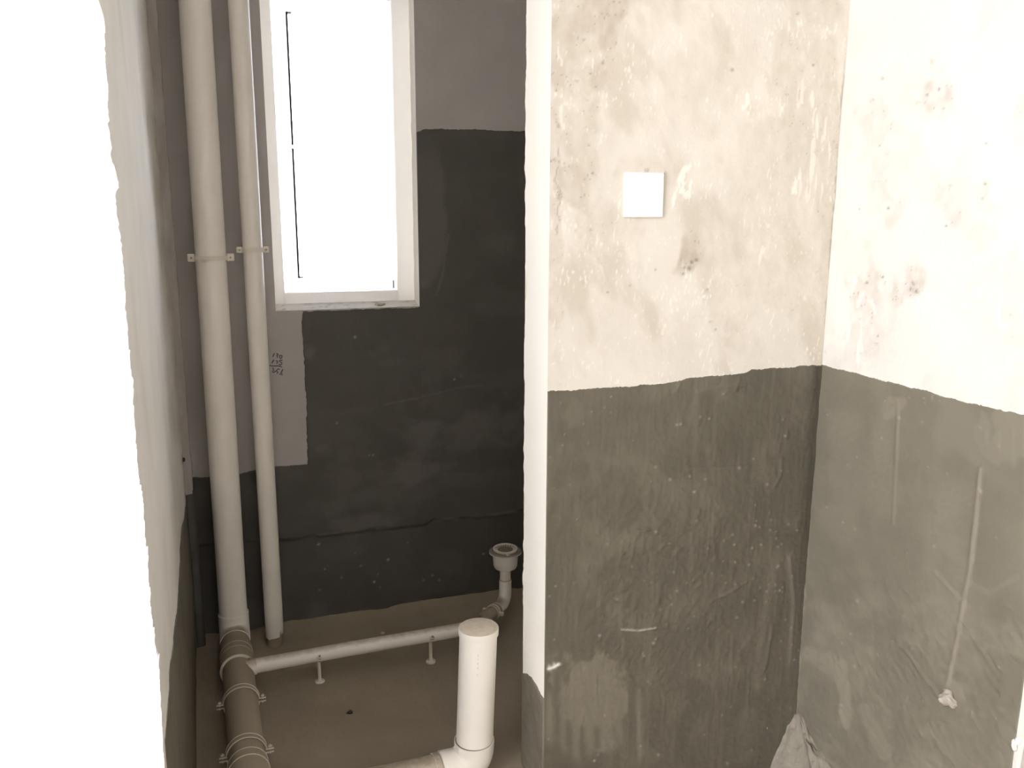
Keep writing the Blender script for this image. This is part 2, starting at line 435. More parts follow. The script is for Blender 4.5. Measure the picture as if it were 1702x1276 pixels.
def coat_part_relief(a, z):
    P3 = np.stack([a, np.full(a.shape, YP), z], -1); px, py = project(P3)
    r = part_disp(a, z) + .0008 * fbm(a * 30, z * 25, 41, 4) + .00035 * fbm(a * 150, z * 22, 42, 3) + .00045 * fbm(a * 110, z * 90, 43, 3)
    rough_z = 1 - sst(ell(px, py, 1110, 1000, 160, 200), .5, 1.2)
    r = r + .0010 * rough_z * fbm(a * 85, z * 85, 44, 4)
    for x, y, s, h in bumps: r = r + h * .001 * g(np.hypot(px - x, py - y), s)
    for pts, wd, h in (([(1033, 1046), (1062, 1048), (1090, 1043)], 2.2, .0022), ([(1182, 998), (1215, 983), (1242, 966)], 2.6, .0018), ([(1060, 877), (1080, 880)], 2, .0022),
                       ([(1140, 776), (1200, 776), (1245, 774)], 1.8, .0008), ([(1298, 762), (1297, 790), (1286, 808)], 2.6, .0018), ([(1307, 716), (1306, 726)], 3, .0022),
                       ([(1228, 630), (1222, 648)], 3, .0018), ([(1130, 635), (1122, 652)], 3, .0018), ([(1152, 655), (1185, 645), (1250, 640)], 2.5, .0006), ([(1283, 1040), (1272, 1110)], 3, .0016), ([(1312, 925), (1320, 1000), (1313, 1100)], 3, .0016),
                       ([(1255, 1050), (1230, 1080)], 3, .001), ([(990, 1120), (992, 1165)], 2.5, .0008), ([(1065, 1090), (1063, 1276)], 3, .0006)):
        r = r + h * g(pdist(px, py, pts), wd)
    r = r + .0022 * g((px - 1352) + (py - 700) * .078, 14) * .5
    return np.maximum(r, part_disp(a, z) - .0008)
def coat_part_marks(P, a, z):
    px, py = project(P); warp = fbm(a * 30, z * 20, 61, 4)
    lit = .85 * (1 - sst(ell(px, py, 985, 1165, 72, 78) + .34 * warp, .75, 1.02))
    # drips run down from the thin patch
    for x, y1, wd in ((915, 1250, 9), (938, 1262, 7), (958, 1276, 8), (980, 1270, 9), (1008, 1262, 7), (1030, 1250, 9), (1064, 1276, 6)):
        lit = np.maximum(lit, .8 * g(px - x + 3 * warp, wd) * sst(py, 1130, 1170) * (1 - sst(py, y1 - 30, y1)))
    for x, y0, y1, wd in ((925, 1085, 1170, 6), (945, 1190, 1235, 7), (968, 1200, 1250, 6), (992, 1200, 1240, 6), (1045, 1180, 1235, 8)):
        lit = lit * (1 - .8 * g(px - x, wd) * sst(py, y0, y0 + 12) * (1 - sst(py, y1, y1 + 8)))
    lit = np.maximum(lit, .22 * sst(fbm(a * 75, z * 5, 14, 3), .25, .8) * sst(px, 900, 960))
    lit = np.maximum(lit, .3 * sst(fbm(a * 14, z * 12, 24, 4), .1, .9))
    lit = np.maximum(lit, .5 * g(pdist(px, py, [(1290, 920), (1265, 1050), (1258, 1140)]), 9) + .5 * g(pdist(px, py, [(1313, 925), (1320, 1000), (1313, 1100)]), 7))
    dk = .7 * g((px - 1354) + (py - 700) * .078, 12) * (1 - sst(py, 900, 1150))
    ch = np.zeros(a.shape)
    for pts, wd in (([(912, 1111), (920, 1109), (928, 1104)], 2.6), ([(1033, 1046), (1062, 1048), (1090, 1043)], 1.4)):
        ch = np.maximum(ch, g(pdist(px, py, pts), wd) * (1 if wd > 2 else .4))
    for x, y, s, h in bumps:
        if h > .75: ch = np.maximum(ch, (.12 + .32 * (h - .75)) * g(ell(px, py, x, y, 1, .6 + .5 * h, 40 * s), s * .7))  # pale flecks painted on the bumps imitate glints of raking light
    return dict(stain=np.clip(lit, 0, 1), chalk=np.clip(ch, 0, 1), speck=np.clip(dk, 0, 1))  # chalk includes the painted glints on the bumps
mb = MB()
coat_grid(mb, lambda a, z, o: np.stack([a, YP - o, z], -1), XJ + .0005, XR, lambda a: np.interp(a, [q[0] for q in top_p], [q[2] for q in top_p]), ZH - .02, .0015,
          coat_part_relief, .0026, .0026, coat_part_marks, 3)
mb.build('waterproof_coat', M['coat'], wall_mid, attrs=True)
jt = [onX(x, y, XJ) for x, y in ((868, 1119), (876, 1120), (884, 1126), (891, 1137), (897, 1149), (903, 1160))]
mb = MB()
coat_grid(mb, lambda a, z, o: np.stack([XJ - o, a, z], -1), YP - .001, YPB + .001, lambda a: interp(a, jt, 1, 2), ZH - .02, .0015,
          lambda a, z: .0015 * fbm(z * 8, a * 8, 3, 2) * 0 + .0008 * fbm(a * 60, z * 60, 5, 3) + .0008, .003, .004,
          lambda P, a, z: dict(stain=np.clip(.75 + .3 * fbm(a * 50, z * 30, 6, 3), 0, 1)), 8)
mb.build('waterproof_coat', M['coat'], wall_mid, attrs=True)

# ------------------------------------------------------------------ RIGHT WALL
def yr_edge(z):
    return .905 + .012 * np.clip((z + .9) / .9, 0, 1) * 0 + .004 * fbm(z * 22, z * 0, 71, 3)
def right_disp(a, z): return wavy(a, z, 21) * sst(1.52 - a, 0, .06)
def right_marks(P, a, z):
    px, py = project(P); warp = fbm(a * 26, z * 18, 131, 4)
    st = np.zeros(a.shape)
    for x, y, rx, ry, amp in ((1545, 165, 35, 40, .75), (1465, 210, 45, 45, .4), (1480, 340, 40, 35, .45), (1575, 335, 35, 50, .45), (1510, 470, 50, 35, .8), (1440, 485, 30, 60, .55),
                              (1432, 560, 45, 50, .45), (1455, 280, 35, 60, .35), (1640, 320, 25, 40, .35), (1635, 390, 25, 30, .25), (1530, 270, 40, 60, .3), (1420, 120, 20, 120, .15)):
        st = np.maximum(st, amp * (1 - sst(ell(px, py, x, y, rx, ry) + .6 * warp, .4, 1.2)))
    st = np.maximum(st, .3 * sst(fbm((a + z * .3) * 12, (z - a * .3) * 7, 179, 6), .0, .9)) * (.75 + .5 * fbm(a * 60, z * 45, 18, 3))
    ch = np.zeros(a.shape)
    for pts, wd in (([(1421, 462), (1417, 490)], 3), ([(1436, 485), (1425, 510)], 3.5), ([(1448, 500), (1455, 520)], 4), ([(1414, 535), (1411, 565)], 3.5), ([(1430, 520), (1428, 610)], 3.5)):
        ch = np.maximum(ch, .7 * sst(g(pdist(px + 4 * vn(a * 90, z * 50, 187), py, pts), wd) + .25 * warp + .4 * fbm(a * 240, z * 80, 186, 2), .3, .8))
    sp = np.zeros(a.shape)
    for x, y, r in ((1549, 102, 3), (1466, 130, 3), (1449, 167, 3.5), (1463, 241, 2), (1525, 170, 3), (1638, 238, 2), (1580, 308, 2.5), (1476, 346, 2.5), (1428, 347, 2), (1572, 375, 2), (1520, 470, 4.5), (1516, 480, 4), (1524, 484, 3.5), (1466, 460, 3), (1470, 470, 2.5), (1440, 470, 3), (1637, 305, 2.5), (1632, 330, 2), (1540, 158, 3), (1560, 148, 3)):
        sp = np.maximum(sp, g(np.hypot(px - x, py - y), r) * .8)
    rn = fbm(a * 260, z * 260, 177, 2); sp = np.maximum(sp * (.2 + .8 * sst(fbm(a * 330, z * 330, 178, 2), -.3, .3)), sst(rn, .95, 1.15) * .5 * sst(st, .2, .5))
    return dict(stain=np.clip(st, 0, 1) * .85, chalk=np.clip(ch, 0, 1) * .8, speck=np.clip(sp, 0, 1))
mb = MB()
yl = np.linspace(0, 1, 205)
zl = lines((ZW, -.42, .03), (-.42, .56, .003), (.56, ZC, .05))
ZR, SR = np.meshgrid(zl, yl, indexing='ij')
AR = YP + .004 + (yr_edge(ZR) - YP - .004) * SR
P3 = np.stack([np.full(AR.shape, XR), AR, ZR], -1); mk = right_marks(P3, AR, ZR)
DR = right_disp(AR, ZR) + .0012 * mk['chalk'] - .0012 * mk['speck']
DR[:, -1] = -.003; DR[:, -2] *= .5
mb.grid(np.stack([XR - DR, AR, ZR], -1), flip=False, **mk)
# the wall behind the partition and its end face
mb.add([(XR, YP, ZW), (XR, YB + .1, ZW), (XR, YB + .1, ZC), (XR, YP, ZC)], [(0, 1, 2, 3)])
ze = zl; ye = yr_edge(ze)
xe = np.array([0, .004, .012, .03, .2, 1.3])
ZE, XE = np.meshgrid(ze, xe, indexing='ij')
YE = ye[:, None] * np.exp(-XE / .008) + .905 * (1 - np.exp(-XE / .008))
mb.grid(np.stack([XR + .003 + XE, YE, ZE], -1))
mb.add([(2.579, .905, ZW), (2.579, YB + .1, ZW), (2.579, YB + .1, ZC), (2.579, .905, ZC), (XR, YB + .1, ZW), (XR, YB + .1, ZC)], [(0, 1, 2, 3), (1, 4, 5, 2)])
wall_right = struct(mb.build('wall_right', M['plaster_right'], attrs=True))
top_r = [onX(x, y, XR) for x, y in ((1366, 605), (1390, 613), (1430, 622), (1480, 635), (1540, 650), (1600, 667), (1660, 682), (1702, 690), (1760, 705))]
rb = [(rng.uniform(1370, 1690), rng.uniform(640, 1276), rng.uniform(1.5, 3), rng.uniform(.4, 1.2)) for _ in range(90)]
rb += [(rng.normal(1570, 40), rng.normal(660, 6), rng.uniform(1.2, 2.2), rng.uniform(.6, 1.4)) for _ in range(30)]
def coat_right_relief(a, z):
    P3 = np.stack([np.full(a.shape, XR), a, z], -1); px, py = project(P3)
    r = right_disp(a, z) + .0007 * fbm(a * 26, z * 20, 141, 4)
    low = sst(py, 900, 1100)
    r = r + .0006 * low * fbm((a + z * .8) * 22, (z - a * .8) * 70, 144, 3) * sst(px, 1340, 1500) + .0008 * (.3 + .7 * low) * fbm(a * 80, z * 80, 146, 4)
    for x, y, s, h in rb: r = r + h * .001 * g(np.hypot(px - x, py - y), s)
    for pts, wd, h in (([(1494, 670), (1491, 760), (1486, 870)], 3, .0012), ([(1630, 780), (1615, 930), (1590, 1070), (1576, 1135)], 4, .0018),
                       ([(1345, 1240), (1370, 1260), (1405, 1285)], 5, .003), ([(1490, 1060), (1540, 1130), (1570, 1170)], 3, .0015), ([(1557, 1196), (1600, 1198)], 2.5, .0015),
                       ([(1560, 1238), (1590, 1270)], 3, .002), ([(1395, 1180), (1404, 1210)], 4, .0015), ([(1600, 970), (1640, 975)], 3, .0012), ([(1553, 950), (1600, 1000)], 2.5, .001), ([(1600, 1030), (1650, 1110)], 3, .001)):
        r = r + h * g(pdist(px, py, pts), wd)
    return np.maximum(r, right_disp(a, z) - .0008)
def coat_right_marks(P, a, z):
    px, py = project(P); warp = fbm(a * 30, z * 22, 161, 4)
    lit = .12 + .2 * sst(fbm(a * 10, z * 9, 164, 4), -.2, .8) + .3 * sst(fbm(a * 16 + z * 9, z * 22, 165, 5), -.1, .9) * sst(py, 850, 1100)  # dusty mottling, plus lower part painted paler in place of stronger light
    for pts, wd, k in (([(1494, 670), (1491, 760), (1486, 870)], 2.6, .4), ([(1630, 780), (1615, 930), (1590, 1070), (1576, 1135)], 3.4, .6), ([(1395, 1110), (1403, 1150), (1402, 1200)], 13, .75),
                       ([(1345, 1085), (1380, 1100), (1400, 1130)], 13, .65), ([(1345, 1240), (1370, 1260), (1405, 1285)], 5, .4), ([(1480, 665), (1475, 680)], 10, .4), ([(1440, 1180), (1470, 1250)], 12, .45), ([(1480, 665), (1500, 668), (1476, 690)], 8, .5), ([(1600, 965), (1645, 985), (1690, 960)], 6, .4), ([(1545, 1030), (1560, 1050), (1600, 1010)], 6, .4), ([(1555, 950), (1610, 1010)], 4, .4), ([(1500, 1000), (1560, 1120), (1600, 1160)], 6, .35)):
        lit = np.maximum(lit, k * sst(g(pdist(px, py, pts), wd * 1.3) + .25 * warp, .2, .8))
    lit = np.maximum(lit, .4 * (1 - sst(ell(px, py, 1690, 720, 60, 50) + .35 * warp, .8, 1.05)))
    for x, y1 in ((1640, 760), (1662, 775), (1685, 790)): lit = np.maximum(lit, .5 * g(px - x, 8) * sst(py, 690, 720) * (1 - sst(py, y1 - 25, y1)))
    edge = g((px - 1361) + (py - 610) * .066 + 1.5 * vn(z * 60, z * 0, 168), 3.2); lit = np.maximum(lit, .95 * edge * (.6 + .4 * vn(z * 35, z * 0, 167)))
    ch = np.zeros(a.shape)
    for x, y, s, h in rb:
        if h > .8: ch = np.maximum(ch, (.10 + .35 * (h - .8)) * g(ell(px, py, x, y, 1, .6 + .5 * h, 40 * s), s * .7))  # painted glints on the higher bumps
    return dict(stain=np.clip(lit, 0, 1), chalk=np.clip(ch, 0, 1))  # stain includes the painted paler lower part, chalk the painted glints
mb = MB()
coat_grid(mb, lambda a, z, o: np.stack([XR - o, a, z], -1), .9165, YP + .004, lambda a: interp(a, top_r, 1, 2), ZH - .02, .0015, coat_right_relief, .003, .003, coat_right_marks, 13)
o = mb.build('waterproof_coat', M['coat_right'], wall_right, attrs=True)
def lump(mb, c, r, seed, sub=4, amp=.35, flat=None):
    bm = bmesh.new(); bmesh.ops.create_icosphere(bm, subdivisions=sub, radius=1)
    V = np.array([v.co[:] for v in bm.verts]); F = [[v.index for v in f.verts] for f in bm.faces]; bm.free()
    k = 1 + amp * fbm(V[:, 0] * 1.7 + V[:, 2] * 1.1, V[:, 1] * 1.7 - V[:, 2] * .9, seed, 4)
    V = V * k[:, None] * np.array(r) + np.array(c)
    mb.add(V, F)
# mortar-plugged pipe end in the right wall
c0 = onX(1580, 1160, XR)
mb = MB(); lump(mb, (XR - .002, c0[1], c0[2]), (.017, .0165, .0125), 7, 4, .45)
o = mb.build('mortar_plug', M['mortar'], wall_right); o['label'] = 'rough pale mortar lump plugging an outlet'
c1 = onX(1688, 1238, XR)
mb = MB(); lump(mb, (XR - .001, c1[1] + .001, c1[2]), (.006, .006, .010), 9, 3, .4); lump(mb, (XR, c1[1] - .003, c1[2] + .012), (.004, .005, .007), 12, 3, .4)
mb.build('plaster_crumb', M['white_plaster'], wall_right)

# ------------------------------------------------------------------ LEFT WALL with its ragged front corner
edge_px = [(164, 0), (173, 46), (175, 88), (180, 159), (178, 183), (183.5, 226), (185, 265), (196, 303), (192, 325), (194, 360), (198, 377), (201, 400), (206, 443), (209, 525), (213, 561), (218, 627), (223, 690),
           (225, 729), (231, 788), (232, 801), (241, 862), (240, 886), (245, 918), (247, 970), (251, 1013), (258.6, 1077), (264, 1108), (267.6, 1183), (273, 1276)]
edge_p = [onX(x, y, XL) for x, y in edge_px]
def yl_edge(z):
    return interp(z, edge_p, 2, 1) + .007 * fbm(z * 60, z * 0, 51, 2) + .017 * np.abs(vn(z * 130, z * 0, 53)) * (vn(z * 23, z * 0, 54) > -.2) + .010 * vn(z * 290, z * 0, 55)
YPL = 2.40
zl = lines((ZW, -.9, .02), (-.9, .5, .003), (.5, ZC, .04))
sl = np.concatenate([np.linspace(0, .04, 8), np.linspace(.05, 1, 90)])
ZL, SL = np.meshgrid(zl, sl, indexing='ij')
AL = yl_edge(ZL) + (YB + .05 - yl_edge(ZL)) * SL
def left_disp(a, z): return .004 * fbm(a * 4, z * 2.2, 55, 3) * sst(a, 1.25, 1.4) + .0006 * fbm(a * 25, z * 12, 57, 3)
def left_marks(P, a, z):
    px, py = project(P)
    st = .35 * sst(fbm(a * 7, z * 3, 58, 4), .1, .8) + .45 * g((px - 258) - (py - 200) * .073, 10) * sst(vn(z * 14, a * 3, 4), -.3, .6)
    sp = .5 * g(ell(px, py, 303, 764, 4, 9), 1)
    return dict(stain=np.clip(st, 0, 1), speck=np.clip(sp, 0, 1))
mb = MB()
P3 = np.stack([np.full(AL.shape, XL), AL, ZL], -1)
DL = left_disp(AL, ZL); DL[:, 0] = 0
mb.grid(np.stack([XL + DL, AL, ZL], -1), **left_marks(P3, AL, ZL))
xe = np.array([0, .003, .008, .016, .03, .08, .3, 1.0, 2.1]); ZE, XE = np.meshgrid(zl, xe, indexing='ij')
YE = yl_edge(ZE) * np.exp(-XE / .012) + 1.19 * (1 - np.exp(-XE / .012)) + .0008 * fbm(XE * 40, ZE * 40, 52, 2) * (XE > .002)
mb.grid(np.stack([XL - XE, YE, ZE], -1), flip=True)
x2 = XL - 2.1
mb.add([(x2, 1.19, ZW), (x2, YB + .05, ZW), (x2, YB + .05, ZC), (x2, 1.19, ZC), (XL, YB + .05, ZW), (XL, YB + .05, ZC)], [(0, 3, 2, 1), (1, 2, 5, 4)])
wall_left = struct(mb.build('wall_left', M['left_plaster'], attrs=True))
lt = [onX(x, y, XL) for x, y in ((307, 828), (298, 944), (289, 1050), (281, 1140), (274, 1230))]
lt.append(np.array([XL, 1.10, lt[-1][2]])); lt.append(np.array([XL, 2.5, lt[0][2]]))
mb = MB()
coat_grid(mb, lambda a, z, o: np.stack([XL + o, a, z], -1), 1.139, YB, lambda a: interp(a, lt, 1, 2), ZF - .02, .0015, lambda a, z: left_disp(a, z) + .0006 * fbm(a * 40, z * 40, 63, 3),
          .006, .006, lambda P, a, z: dict(stain=np.clip(.3 + .3 * fbm(a * 12, z * 12, 64, 3), 0, 1)), 23)
mb.build('waterproof_coat', M['coat'], wall_left, attrs=True)
h0 = onX(303, 764, XL)
mb = MB(); sweep(mb, [(XL - .004, h0[1], h0[2]), (XL + .006, h0[1], h0[2]), (XL + .0075, h0[1], h0[2])], [.006, .006, .003], 12)
o = mb.build('anchor_hole', M['hole'], wall_left)

# narrow plaster strip in the far left corner
xs = onY(293, 400, 2.40)[0]; xs = -.0765
zt = lines((ZW, .56, .006), (.56, ZC, .05)); us = np.array([0, .25, .5, .75, 1.0])
mb = MB()
ZT, US = np.meshgrid(zt, us, indexing='ij')
XT = XL - .004 + (xs - XL + .004) * US + .0014 * fbm(ZT * 30, ZT * 0, 81, 3) * (US > .9)
YT = 2.40 + .001 * fbm(ZT * 14, US * 2, 83, 3)
PT = np.stack([XT, YT, ZT], -1)
mb.grid(PT, stain=np.clip(.45 + .5 * fbm(ZT * 14, US * 3, 84, 3), 0, 1))
mb.grid(np.stack([np.stack([XT[:, -1], XT[:, -1] * 0 + YB + .02], 1), np.stack([YT[:, -1], YT[:, -1] * 0 + YB + .02], 1), np.stack([zt, zt], 1)], -1)[:, :, :] * np.array([1, 1, 1]) if False else
        np.stack([np.stack([XT[:, -1], XT[:, -1]], 1), np.stack([YT[:, -1], np.full(len(zt), YB + .02)], 1), np.stack([zt, zt], 1)], -1))
trim = struct(mb.build('trim_1', M['back_plaster'], attrs=True))
zt_s = onY(312, 822, 2.40)[2]
mb = MB()
coat_grid(mb, lambda a, z, o: np.stack([a, 2.40 - o, z], -1), XL, xs, lambda a: 0 * a + zt_s, ZF - .02, .003, lambda a, z: 0 * a, .005, .006,
          lambda P, a, z: dict(stain=np.clip(.45 + .3 * fbm(a * 30, z * 20, 65, 3), 0, 1)), 33)
coat_grid(mb, lambda a, z, o: np.stack([xs + o, a, z], -1), 2.3985, YB, lambda a: 0 * a + zt_s + .012, ZF - .02, .003, lambda a, z: 0 * a, .01, .006, None, 34)
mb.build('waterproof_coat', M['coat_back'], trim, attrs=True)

# ------------------------------------------------------------------ BACK WALL with window opening
OX0, OX1, OZ0, OZ1 = .1765, .5955, -.257, .66
def near_hole(a, z):
    dx = np.maximum(np.maximum(OX0 - a, a - OX1), 0); dz = np.maximum(np.maximum(OZ0 - z, z - OZ1), 0)
    return sst(np.hypot(dx, dz), 0, .012)
def back_disp(a, z): return (.0022 * fbm(a * 4, z * 4, 201, 2) + .0005 * fbm(a * 24, z * 24, 203, 3)) * near_hole(a, z)
al = np.unique(np.concatenate([lines((XL - .01, OX0, .005)), lines((OX0, OX1, .01)), lines((OX1, 1.0, .006)), [XR + .02]]))
zl = np.unique(np.concatenate([lines((ZW, -.8, .02)), lines((-.8, OZ0, .005)), lines((OZ0, OZ1, .006)), lines((OZ1, ZC, .06))]))
A, Z = np.meshgrid(al, zl)
ac, zc = (al[:-1] + al[1:]) / 2, (zl[:-1] + zl[1:]) / 2
keep = ~((ac[None, :] > OX0) & (ac[None, :] < OX1) & (zc[:, None] > OZ0) & (zc[:, None] < OZ1))
mb = MB()
st = np.clip(.25 * sst(fbm(A * 6, Z * 4, 205, 4), .1, .8), 0, 1)
mb.grid(np.stack([A, YB - back_disp(A, Z), Z], -1), keep, stain=st)
# reveal of the opening: top, sides, sloping sill
YO = YB + .17
zz = lines((OZ0, OZ1, .012)); yy = np.array([YB, YB + .02, YB + .05, YO])
for xx, fl in ((OX0, False), (OX1, True)):
    Zq, Yq = np.meshgrid(zz, yy, indexing='ij')
    mb.grid(np.stack([np.full(Zq.shape, xx) + .0012 * fbm(Zq * 30, Yq * 30, 207, 3) * (Yq > YB), Yq, Zq], -1), flip=fl, chalk=1.0)  # side reveals coloured whiter to stand in for strong daylight on them
xx = lines((OX0, OX1, .008)); yq = np.linspace(YB, YB + .062, 9)
Xq, Yq = np.meshgrid(xx, yq)
Zq = OZ0 + .013 * (Yq - YB) / .06 + .0016 * fbm(Xq * 45, Yq * 60, 208, 4) * (Yq > YB) * (Yq < YB + .06)
mb.grid(np.stack([Xq, Yq, Zq], -1), chalk=.5, speck=.4 * sst(fbm(Xq * 60, Yq * 120, 210, 3), .4, .9))
mb.add([(OX0, YB + .06, OZ0 + .012), (OX1, YB + .06, OZ0 + .012), (OX1, YO, OZ0 + .012), (OX0, YO, OZ0 + .012)], [(0, 1, 2, 3)])
mb.add([(OX0, YB, OZ1), (OX1, YB, OZ1), (OX1, YO, OZ1), (OX0, YO, OZ1)], [(3, 2, 1, 0)])
# outer face
for x0, x1, z0, z1 in ((XL - .01, OX0, ZW, ZC), (OX1, XR + .02, ZW, ZC), (OX0, OX1, ZF - .05, OZ0), (OX0, OX1, OZ1, ZC)):
    mb.add([(x0, YO, z0), (x1, YO, z0), (x1, YO, z1), (x0, YO, z1)], [(3, 2, 1, 0)])
wall_back = struct(mb.build('wall_back', M['back_plaster'], attrs=True))

def P_back(a, z, o): return np.stack([a, YB - o, z], -1)
def back_relief(a, z):
    P3 = np.stack([a, np.full(a.shape, YB), z], -1); px, py = project(P3)
    r = back_disp(a, z) + .0007 * fbm(a * 30, z * 24, 221, 4) * near_hole(a, z)
    ln = np.interp(px, [300, 470, 560, 690, 720, 800, 870], [905, 897, 886, 872, 864, 858, 848]) + 3 * vn(a * 40, z * 0, 9)
    r = r + .006 * (1 - sst(py, ln - 3, ln + 3)) * sst(py, 790, 860) + .002 * g(py - ln + 2, 3) * (.5 + .5 * vn(a * 50, a * 0, 5))
    return np.maximum(r, back_disp(a, z) - .0008)
crumbs = [(540, 945), (600, 940), (628, 954), (645, 930), (632, 976), (704, 964), (706, 1003), (730, 964), (545, 940), (590, 560), (765, 625), (560, 703), (755, 630), (620, 756), (613, 756)]
crumbs += [(rng.uniform(480, 850), rng.uniform(900, 1020)) for _ in range(12)]
def back_marks(P, a, z):
    px, py = project(P); warp = fbm(a * 16, z * 22, 231, 4)
    lit = .22 * sst(fbm(a * 6, z * 12, 232, 4), .0, .9)
    patch = sst(px, 690, 696) * (1 - sst(px - np.interp(py, [215, 300, 380, 440, 480], [728, 738, 745, 735, 712]) + 4 * warp, -4, 4)) * sst(py, 215, 300) * (1 - sst(py, 455, 490))
    lit = np.maximum(lit, .55 * patch)
    for x, y, rx, ry, k in ((700, 730, 40, 60, .5), (690, 785, 70, 30, .55), (800, 720, 100, 35, .45), (850, 700, 40, 40, .4), (610, 870, 60, 18, .5), (530, 745, 24, 12, .5), (515, 590, 14, 16, .5), (570, 800, 30, 50, .25), (705, 470, 12, 10, .6), (640, 820, 200, 20, .2)):
        lit = np.maximum(lit, 1.35 * k * (1 - sst(ell(px, py, x, y, rx, ry, -12) + .55 * warp, .3, 1.2)))
    for pts, wd, k in (([(640, 672), (700, 660), (760, 645), (800, 640)], 2.5, .5), ([(745, 390), (735, 460), (725, 490)], 2.5, .5), ([(700, 790), (790, 788)], 2.5, .35), ([(700, 745), (860, 700)], 5, .3)):
        lit = np.maximum(lit, k * sst(g(pdist(px, py, pts), wd) + .3 * warp, .3, .8))
    ln = np.interp(px, [470, 560, 690, 720, 800, 870], [897, 886, 872, 864, 858, 848])
    lit = np.maximum(lit, .8 * g(py - ln, 2.5) * sst(vn(px / 14, px * 0, 6), -.2, .5))
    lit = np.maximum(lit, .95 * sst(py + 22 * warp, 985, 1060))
    ch = np.zeros(a.shape)
    for i_, (x, y) in enumerate(crumbs): ch = np.maximum(ch, (.25 + .3 * (i_ % 3 == 0)) * g(np.hypot(px - x, (py - y) * 1.2), 1.3 + .5 * (i_ % 2)))
    return dict(stain=np.clip(lit, 0, 1), chalk=np.clip(ch, 0, 1))
aL = onY(511, 770, YB)[0]
tL = [onY(x, y, YB) for x, y in ((300, 794), (320, 793), (345, 793), (378, 789), (400, 787), (432, 780), (460, 775), (480, 774), (511, 771))]
lM = [onY(x, y, YB) for x, y in ((504, 516), (502, 535), (503, 560), (506, 610), (509, 660), (510, 720), (511, 771))]
tR = [onY(x, y, YB) for x, y in ((693, 219), (705, 215), (740, 214), (800, 216), (860, 218), (874, 217), (882, 212), (1100, 212))]
aR = OX1 + .001
mb = MB()
coat_grid(mb, P_back, xs, aL, lambda a: interp(a, tL, 0, 2), ZF - .02, .0015, back_relief, .004, .004, back_marks, 41, ('t', 'l'))
zM = OZ0 - .004
def leftM(z): return np.where(z > lM[-1][2], interp(z, lM, 2, 0) + .0016 * fbm(z * 90, z * 0, 47, 3), aL)
coat_grid(mb, P_back, aL, aR, lambda a: np.full(a.shape, zM), ZF - .02, .0015, back_relief, .004, .004, back_marks, 42, ('t', 'l'), leftM, lM[-1][2])
coat_grid(mb, P_back, aR, 1.0, lambda a: interp(a, tR, 0, 2), ZF - .02, .0015, back_relief, .004, .004, back_marks, 43, ('t', 'l'), None, OZ0 - .004)
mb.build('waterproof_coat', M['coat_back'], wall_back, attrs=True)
# pencilled sum on the bare putty
S0 = ((255, 430), (215, 525)), ((312, 435), (350, 450), (356, 470), (312, 497), (340, 507), (330, 550)), ((395, 488), (462, 490), (450, 560), (412, 575), (396, 540), (395, 488)), \
     ((240, 605), (185, 695)), ((300, 625), (345, 640), (325, 660), (346, 670), (310, 702)), ((470, 615), (400, 620), (385, 650), (440, 668), (460, 700), (420, 740), (370, 722)), \
     ((130, 750), (200, 770), (350, 765), (420, 780), (455, 800)), ((200, 825), (225, 830), (236, 880), (195, 925), (240, 940), (300, 900)), ((400, 855), (345, 848), (308, 900), (348, 920), (330, 970)), \
     ((485, 855), (450, 910), (430, 960), (388, 985), (470, 1005), (452, 955))
mb = MB()
for s_ in S0:
    pts = [onY(440 + x / 15.95, 560 + y / 15.95, YB) for x, y in s_]
    pts = [(q[0], YB - float(back_disp(np.array(q[0]), np.array(q[2]))) - .0001, q[2]) for q in pts]
    sweep(mb, pts, .0013, 6)
o = mb.build('handwriting', M['ink'], wall_back); o['label'] = 'black handwritten sum 130, 125 and total under a line'

# ------------------------------------------------------------------ window
win = bpy.data.objects.new('window_1', None); C.objects.link(win); win.location = (.385, 2.53, -.248); win['kind'] = 'structure'
FX0, FX1, FZ0, FZ1 = .172, .600, -.248, .655
IX0, IX1, IZ0, IZ1 = .209, .5434, -.212, .615
def member(name, x0, x1, y0, y1, z0, z1, mat, root=win, bev=.003):
    mb = MB(); rbox(mb, (x0 + x1) / 2, (y0 + y1) / 2, (z0 + z1) / 2, x1 - x0, y1 - y0, z1 - z0, bev)
    return part(mb, name, mat, root)
YW = 2.5
member('frame_rail', FX0, IX0, YW, YW + .06, FZ0, FZ1, M['upvc']); member('frame_rail', IX1, FX1, YW, YW + .06, FZ0, FZ1, M['upvc'])
member('frame_rail', IX0, IX1, YW, YW + .06, FZ0, IZ0, M['upvc']); member('frame_rail', IX0, IX1, YW, YW + .06, IZ1, FZ1, M['upvc'])
GX0, GX1, GZ0, GZ1 = .253, .506, -.168, .562
ys0, ys1 = YW + .012, YW + .05
for x0, x1, z0, z1 in ((IX0, GX0, IZ0, IZ1), (GX1, IX1, IZ0, IZ1), (GX0, GX1, IZ0, GZ0), (GX0, GX1, GZ1, IZ1)):
    member('sash_rail', x0, x1, ys0, ys1, z0, z1, M['sash'], bev=.004)
mb = MB(); mb.box(GX0 - .002, GX1 + .002, YW + .029, YW + .033, GZ0 - .002, GZ1 + .002); part(mb, 'pane', M['glass'], win, False)
mb = MB(); zb = onY(485, 243, YW)[2]
for z0, z1 in ((GZ0 - .002, zb - .005), (zb + .005, GZ1)): mb.box(GX0 - .0035, GX0 + .002, YW + .010, YW + .029, z0, z1)
for z0 in (GZ0 - .002, GZ1 - .002): mb.box(GX0, GX0 + .012, YW + .013, YW + .029, z0, z0 + .0025)
part(mb, 'gasket', M['gasket'], win, False)['label'] = 'thin black rubber gasket line beside the glass'
q = onY(655, 472, YW)
